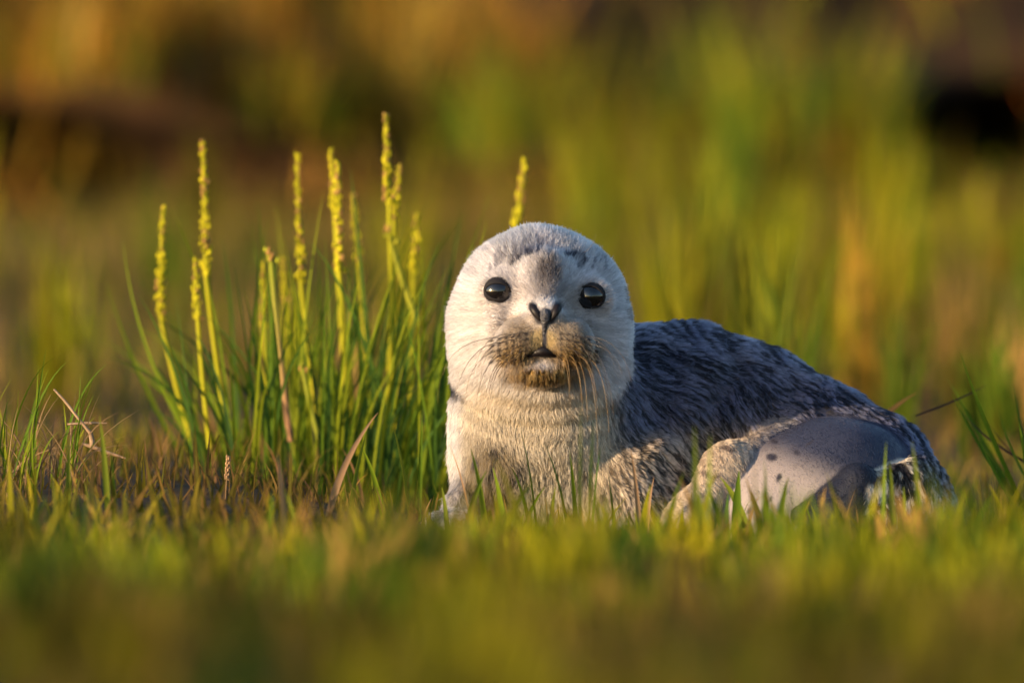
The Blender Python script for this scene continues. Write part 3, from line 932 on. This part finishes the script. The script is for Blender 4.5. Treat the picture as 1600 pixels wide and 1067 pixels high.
    for sx, sy, rx, ry, ro in ((1206, 714, 9, 6, 0), (1245, 707, 6, 4, .6), (1217, 746, 4, 7, .4), (1204, 780, 3, 5, .3), (1172, 798, 5, 6, 0), (1120, 773, 4, 6, 0), (1210, 690, 6, 3, .5), (1265, 692, 8, 2, -.6)):
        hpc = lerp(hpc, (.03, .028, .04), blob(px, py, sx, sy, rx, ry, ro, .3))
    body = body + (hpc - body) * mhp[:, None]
    body = lerp(body, (.014, .016, .028), mhf)
    h2c = lerp(np.tile(np.array([.50, .44, .36]), (n, 1)), (.04, .035, .035), (noise2(px / 13, py / 8, 45) > .55) * 1.0)
    body = body + (h2c - body) * mh2[:, None]
    tail = smoothstep(1420, 1450, px) * smoothstep(700, 730, py)
    body = lerp(body, (.30, .27, .25), tail * .5)
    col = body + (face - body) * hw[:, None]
    sleek = np.clip(np.maximum(np.maximum(mhp, mhf), mlm * .6) * (1 - hw), 0, 1)
    bare = np.clip(np.maximum(np.maximum(nose, mouth), lip * .7) * hw, 0, 1)
    for ex, ey, ro, ea, eb in ((778, 455, .1, 21.5, 14.2), (923, 463, .35, 22.5, 17)):
        bare = np.maximum(bare, blob(px, py, ex, ey, ea, eb, ro, .06) * hw)
    muzz = blob(px, py, 850, 535, 85, 65, 0, .3) * hw
    length = .0080 * (1 - hw) + .0075 * hw
    length = length * (1 - .55 * muzz) * (1 - .55 * sleek) + .0025 * mud * hw
    length = length * (1 - .35 * hw * blob(px, py, 850, 440, 110, 60, 0, .5))
    length = length + .003 * mh2 * (1 - hw)
    return col, length, hw, sleek, bare, mud * hw


# --------------------------------------------------------------- skin surface
def skin_material():
    m, nt, out = new_mat('seal_skin')
    at = nt.nodes.new('ShaderNodeAttribute'); at.attribute_name = 'tint'
    pr = nt.nodes.new('ShaderNodeBsdfPrincipled')
    pr.inputs['Roughness'].default_value = .5
    pr.inputs['Specular IOR Level'].default_value = .22
    tx = nt.nodes.new('ShaderNodeTexNoise'); tx.inputs['Scale'].default_value = 900; tx.inputs['Detail'].default_value = 3
    bp = nt.nodes.new('ShaderNodeBump'); bp.inputs['Strength'].default_value = .35; bp.inputs['Distance'].default_value = .001
    nt.links.new(tx.outputs['Fac'], bp.inputs['Height']); nt.links.new(bp.outputs[0], pr.inputs['Normal'])
    nt.links.new(at.outputs['Color'], pr.inputs['Base Color'])
    nt.links.new(pr.outputs[0], out.inputs[0])
    return m


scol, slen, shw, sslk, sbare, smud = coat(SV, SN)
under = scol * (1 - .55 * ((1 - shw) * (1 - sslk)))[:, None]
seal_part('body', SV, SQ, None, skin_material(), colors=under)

# --------------------------------------------------------------- fur
NF = 430000
tri = np.concatenate([SQ[:, [0, 1, 2]], SQ[:, [0, 2, 3]]])
A, B_, C_ = SV[tri[:, 0]], SV[tri[:, 1]], SV[tri[:, 2]]
ar = np.linalg.norm(np.cross(B_ - A, C_ - A), axis=1)
tn = SN[tri[:, 0]]
wt = ar * np.where(tn[:, 1] > .55, .3, 1.0) * np.where(A[:, 2] < .012, .15, 1.0) * (1 + .6 * shw[tri[:, 0]])
rf = np.random.default_rng(3)
ti = rf.choice(len(tri), NF, p=wt / wt.sum())
r1, r2 = np.sqrt(rf.random(NF)), rf.random(NF)
FR = (1 - r1)[:, None] * A[ti] + (r1 * (1 - r2))[:, None] * B_[ti] + (r1 * r2)[:, None] * C_[ti]
FN = (1 - r1)[:, None] * SN[tri[ti, 0]] + (r1 * (1 - r2))[:, None] * SN[tri[ti, 1]] + (r1 * r2)[:, None] * SN[tri[ti, 2]]
FN /= np.linalg.norm(FN, axis=1)[:, None] + 1e-9
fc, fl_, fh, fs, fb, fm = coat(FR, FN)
kp = rf.random(NF) > np.maximum(fb * 1.02, .12 * fs)
FR, FN, fc, fl_, fh, fs, fm = [a[kp] for a in (FR, FN, fc, fl_, fh, fs, fm)]
n = len(FR)
# flow: on the head away from the nose, on the body along the spine towards the tail and down
nose_p = H(852, 488, .14)
spine = np.array([P(a, b, y) for a, b, y, r in TR])
seg = spine[1:] - spine[:-1]


def flow(X, hwt):
    n = len(X)
    fd = X - nose_p
    fd[:, 1] *= .6
    best = np.full(n, 9.0); bd_ = np.zeros((n, 3))
    acc = np.zeros(n)
    for i in range(len(seg)):
        t = np.clip(((X - spine[i]) @ seg[i]) / (seg[i] @ seg[i]), 0, 1)
        dd = np.linalg.norm(X - spine[i] - t[:, None] * seg[i], axis=1)
        w = np.exp(-dd * 55)[:, None]
        bd_ += w * seg[i] / np.linalg.norm(seg[i]); acc += w[:, 0]
    bd_ /= acc[:, None]
    px, py = pixel(X)
    bd_ = bd_ + np.array([0, -.15, -1]) * (.35 + .9 * smoothstep(560, 700, py) * smoothstep(1300, 1000, px))[:, None]
    cm = smoothstep(960, 900, px) * smoothstep(600, 650, py)
    bd_ = bd_ * (1 - cm)[:, None] + np.array([.05, 0, -1.0]) * cm[:, None]
    fd = fd / (np.linalg.norm(fd, axis=1)[:, None] + 1e-9)
    fd = fd * hwt[:, None] + bd_ * (1 - hwt)[:, None]
    wv = np.stack([fbm(px / 36, py / 36, 51, 2) - .5, np.zeros(n), fbm(px / 36, py / 36, 53, 2) - .5], -1)
    fd = fd + wv * (.4 + .9 * (1 - hwt))[:, None]
    return fd / (np.linalg.norm(fd, axis=1)[:, None] + 1e-9)


f0 = flow(FR, fh)
streak = np.zeros(n); Xu = FR.copy(); Xd = FR.copy(); step = .0028
for k in range(5):
    for Xk in ((Xu,) if k == 0 else (Xu, Xd)):
        px_, py_ = pixel(Xk)
        streak += noise2(px_ / 3.6, py_ / 3.6, 91)
    fu = flow(Xu, fh) if k else f0
    fd_ = flow(Xd, fh) if k else f0
    Xu -= fu * step; Xd += fd_ * step
streak = streak / 9
streak = (streak - streak.mean()) / streak.std()
fdir = f0 - FN * (f0 * FN).sum(1)[:, None]
fdir /= np.linalg.norm(fdir, axis=1)[:, None] + 1e-9
fpx, fpy = pixel(FR)
lift = (.33 + .10 * fh + .14 * rf.normal(size=n)) * (1 - .55 * fs) + .10 * fh
L = fl_ * rf.uniform(.65, 1.25, n) * np.where(rf.random(n) < .06, 1.5, 1)
furry = np.clip((1 - fh) * (1 - .85 * fs), 0, 1)
L = L * (1 - furry * .5 * (1 - .8 * smoothstep(985, 930, fpx)) * smoothstep(-.2, -1.2, streak))
jit = rf.normal(size=(n, 3)) * .13
d0 = fdir * np.cos(lift)[:, None] + FN * np.sin(lift)[:, None] + jit * .6
d1 = fdir * np.cos(lift * .35)[:, None] + FN * np.sin(lift * .35)[:, None] + jit
NPT = 4
ts_ = np.linspace(0, 1, NPT)
FP = np.stack([FR - FN * .0004 + L[:, None] * (d0 * (t - .5 * t * t) + d1 * .5 * t * t) for t in ts_], 1)
# wet locks: hairs gather towards the nearest lock, leaving dark partings
clump = .55 * furry * (1 - .85 * smoothstep(985, 930, fpx) * smoothstep(600, 640, fpy)) + .6 * fm + .10 * fh
cid = np.flatnonzero(rf.random(n) < np.where(fh > .5, .03, .03))
kd = KDTree(len(cid))
strx = fdir
for j, i in enumerate(cid):
    kd.insert(FR[i], j)
kd.balance()
near = np.fromiter((kd.find(v)[1] for v in FR), np.int64, n)
ctr = cid[near]
pull = (FP[ctr] - FP)
amt = (clump * rf.uniform(.75, 1.0, n))[:, None] * np.array([0, .38, .68, .85])[None, :]
FP = FP + pull * amt[..., None]
dist = np.linalg.norm(FR - FR[ctr], axis=1)
lock = rf.uniform(.6, 1.35, len(cid))[near]
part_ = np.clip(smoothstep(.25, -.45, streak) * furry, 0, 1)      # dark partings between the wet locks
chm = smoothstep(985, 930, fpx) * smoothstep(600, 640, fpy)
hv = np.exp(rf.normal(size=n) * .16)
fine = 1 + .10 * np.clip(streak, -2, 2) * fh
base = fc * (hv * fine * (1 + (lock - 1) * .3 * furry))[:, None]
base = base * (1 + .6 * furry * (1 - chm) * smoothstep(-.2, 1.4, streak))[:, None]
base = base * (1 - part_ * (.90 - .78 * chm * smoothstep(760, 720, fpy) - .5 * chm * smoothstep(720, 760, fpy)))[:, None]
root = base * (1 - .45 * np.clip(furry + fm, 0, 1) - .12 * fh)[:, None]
tipc = base * (1 + .35 * furry)[:, None]
g = np.array([0, .25, .7, 1.0])
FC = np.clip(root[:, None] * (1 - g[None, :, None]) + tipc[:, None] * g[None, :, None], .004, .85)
hc = bpy.data.hair_curves.new('fur')
hc.add_curves([NPT] * n)
off = np.array(seal.location)
hc.attributes['position'].data.foreach_set('vector', (FP - off).astype(np.float32).ravel())
ra = hc.attributes.get('radius') or hc.attributes.new('radius', 'FLOAT', 'POINT')
rad = np.array([.00026, .00025, .00018, .00004])[None] * rf.uniform(.8, 1.2, (n, 1))
ra.data.foreach_set('value', rad.astype(np.float32).ravel())
ca = hc.attributes.new('tint', 'FLOAT_COLOR', 'POINT')
cc = np.ones((n * NPT, 4), np.float32); cc[:, :3] = FC.reshape(-1, 3)
ca.data.foreach_set('color', cc.ravel())


def fur_material():
    m, nt, out = new_mat('seal_fur')
    at = nt.nodes.new('ShaderNodeAttribute'); at.attribute_name = 'tint'
    hb = nt.nodes.new('ShaderNodeBsdfHairPrincipled')
    hb.model = 'CHIANG'
    hb.parametrization = 'COLOR'
    hb.inputs['Roughness'].default_value = .38
    hb.inputs['Radial Roughness'].default_value = .6
    hb.inputs['Coat'].default_value = .1
    hb.inputs['IOR'].default_value = 1.38
    nt.links.new(at.outputs['Color'], hb.inputs['Color'])
    df = nt.nodes.new('ShaderNodeBsdfDiffuse')
    nt.links.new(at.outputs['Color'], df.inputs['Color'])
    mx = nt.nodes.new('ShaderNodeMixShader'); mx.inputs[0].default_value = .45
    nt.links.new(hb.outputs[0], mx.inputs[1]); nt.links.new(df.outputs[0], mx.inputs[2])
    nt.links.new(mx.outputs[0], out.inputs[0])
    return m


link('fur', hc, fur_material(), parent=seal, kind='stuff')

# --------------------------------------------------------------- eyes, nose, whiskers
M_NOSE = plain('nose_skin', (.03, .03, .042), .35, .5, (300, (.055, .055, .07)))
M_EYE = plain('eye_wet_black', (.006, .005, .006), .04, .6, coat=.25)
M_EYE.node_tree.nodes['Principled BSDF'].inputs['IOR'].default_value = 1.5
M_EYE.node_tree.nodes['Principled BSDF'].inputs['Coat Roughness'].default_value = .17
M_LID = plain('eyelid_skin', (.018, .016, .018), .75, .15)
M_DARK = plain('mouth_dark', (.008, .005, .006), .5, .3)


def sphere_mesh(c, r, nu=32, nv=20, rot=None):
    u = np.arange(nu) / nu * 2 * np.pi; v = np.linspace(0.02, np.pi - .02, nv)
    U, Vv = np.meshgrid(u, v)
    p = np.stack([np.cos(U) * np.sin(Vv), np.cos(Vv), np.sin(U) * np.sin(Vv)], -1).reshape(-1, 3) * np.asarray(r)
    if rot is not None: p = p @ rot.T
    i = np.arange(nu * nv).reshape(nv, nu)
    q = np.stack([i[:-1], np.roll(i[:-1], -1, 1), np.roll(i[1:], -1, 1), i[1:]], -1).reshape(-1, 4)
    return p + np.asarray(c), q


def front_y(px, py):
    """depth at which the line of sight through (px, py) meets the pup's surface"""
    ys_ = np.linspace(-.16, .2, 721)
    d = sdf(np.array([P(px, py, y) for y in ys_]))
    return ys_[np.argmax(d < 0)]


for ex, ey, ro, lab, ea, eb in ((778, 455, .1, 'glossy dark eye catching the low sun', 20.5, 13.2), (923, 463, .35, 'black eye in the shaded half of the face', 21.5, 16.0)):
    c = P(ex, ey, front_y(ex, ey) + .0108)
    v, q = sphere_mesh(c, (.0165, .0165, .0159))
    e = seal_part('eye', v, q, None, M_EYE); e['label'] = lab
    # lid: a soft dark rim lying round the eyeball
    a = np.linspace(0, 2 * np.pi, 29)[:-1]
    ring = []
    kv, kq = sphere_mesh(c, (.0168, .0168, .0162), 72, 48)
    lx, ly = pixel(kv); lx -= ex; ly -= ey
    lu = lx * math.cos(ro) + ly * math.sin(ro); lw = -lx * math.sin(ro) + ly * math.cos(ro)
    shut = (lu / ea) ** 2 + (lw / eb) ** 2 > 1
    kq = kq[shut[kq].all(1)]
    for t in a:
        u, w = (ea - .5) * math.cos(t), eb * math.sin(t)
        X_, Y_ = u * math.cos(ro) + w * math.sin(ro) * -1, u * math.sin(ro) + w * math.cos(ro)
        q0 = P(ex + X_, ey + Y_, 0)
        dx, dz = q0[0] - c[0], q0[2] - c[2]
        yy = c[1] - math.sqrt(max(1e-6, .0166 ** 2 - dx * dx - dz * dz))
        ring.append((P(ex + X_, ey + Y_, yy)))
    ring = np.array(ring + ring[:2])
    V, q, C = tube(ring[:-1], .0009, (.02, .018, .02), 8)
    seal_part('eyelid', np.concatenate([V, kv]), np.concatenate([q, kq + len(V)]), None, M_LID)

for sx in (-1, 1):
    pts = [P(852 + sx * a, b, front_y(852 + sx * a, b) - .0002) for a, b in ((23, 475), (19.5, 481), (14, 490), (8.5, 501))]
    V, q, C = tube(pts, [.0012, .0043, .0043, .0014], (0, 0, 0), 8)
    seal_part('nostril', V, q, None, M_DARK)
pts = [P(a, b, front_y(a, b) + .0008) for a, b in ((852, 483), (852, 490), (852, 498), (851, 506), (850, 520), (849, 540))]
V, q, C = tube(pts, [.003, .0062, .0056, .0036, .0016, .0013], (0, 0, 0), 8)
seal_part('nose', V, q, None, M_NOSE)
pts = [P(a, b, front_y(a, b) + .001) for a, b in ((820, 557), (829, 555), (838, 551), (848, 548), (858, 551), (865, 555), (871, 558))]
V, q, C = tube(pts, [.0006, .0018, .0044, .0068, .0048, .0022, .0006], (0, 0, 0), 8)
seal_part('mouth', V, q, None, M_DARK)


def whisker_material():
    m, nt, out = new_mat('whisker')
    pr = nt.nodes.new('ShaderNodeBsdfPrincipled')
    at = nt.nodes.new('ShaderNodeAttribute'); at.attribute_name = 'tint'
    nt.links.new(at.outputs['Color'], pr.inputs['Base Color'])
    pr.inputs['Roughness'].default_value = .3
    nt.links.new(pr.outputs[0], out.inputs[0])
    return m


M_WH = whisker_material()
rw = random.Random(11)


def whisker(px, py, dx, dy, out, droop, r=.00042, pale=0):
    a = P(px, py, front_y(px, py) + .001)
    b = a + np.array([dx / PPM * .85, -out, -dy / PPM * .3])
    c = a + np.array([dx / PPM, -out * .7, -dy / PPM - droop])
    t = np.linspace(0, 1, 12)
    p = bezier(a, b, c, t)
    dark = np.array([.03, .02, .016]); gold = np.array([.45, .27, .10])
    k = np.clip(smoothstep(.35, 1, t) * .35 + pale, 0, 1)[:, None]  # sunlit gold painted towards the tips, stronger where pale is set
    V, q, C = tube(p, r * (1 - .75 * t), dark * (1 - k) + gold * k, 5)
    seal_part('whisker', V, q, None, M_WH, colors=C)


for r in range(5):
    for c_ in range(4):
        px = 850 - (30 + c_ * 12) + rw.uniform(-3, 3); py = 519 + r * 10 + c_ * 2 + rw.uniform(-2, 2)
        ln = rw.uniform(.75, 1.2) * (.5 + .17 * c_)
        whisker(px, py, -(78 - 13 * r) * ln - rw.uniform(0, 8), (2 + 9 * r) * ln, .02 + .012 * rw.random(), rw.uniform(.02, .075) * ln, .00040)
        px = 850 + (28 + c_ * 12) + rw.uniform(-3, 3); py = 521 + r * 10 + c_ * 2 + rw.uniform(-2, 2)
        ln = rw.uniform(.7, 1.15) * (.5 + .17 * c_)
        whisker(px, py, (66 - 12 * r) * ln + rw.uniform(0, 8), (2 + 9 * r) * ln, .02 + .012 * rw.random(), rw.uniform(.02, .08) * ln, .00030, pale=.0 if r < 3 else .5)
for px, py, dx, dy in ((795, 402, -18, -22), (905, 398, 26, -26), (800, 400, -10, -30), (935, 474, 22, -3)):
    whisker(px, py, dx, dy, .012, -.004, .0003)
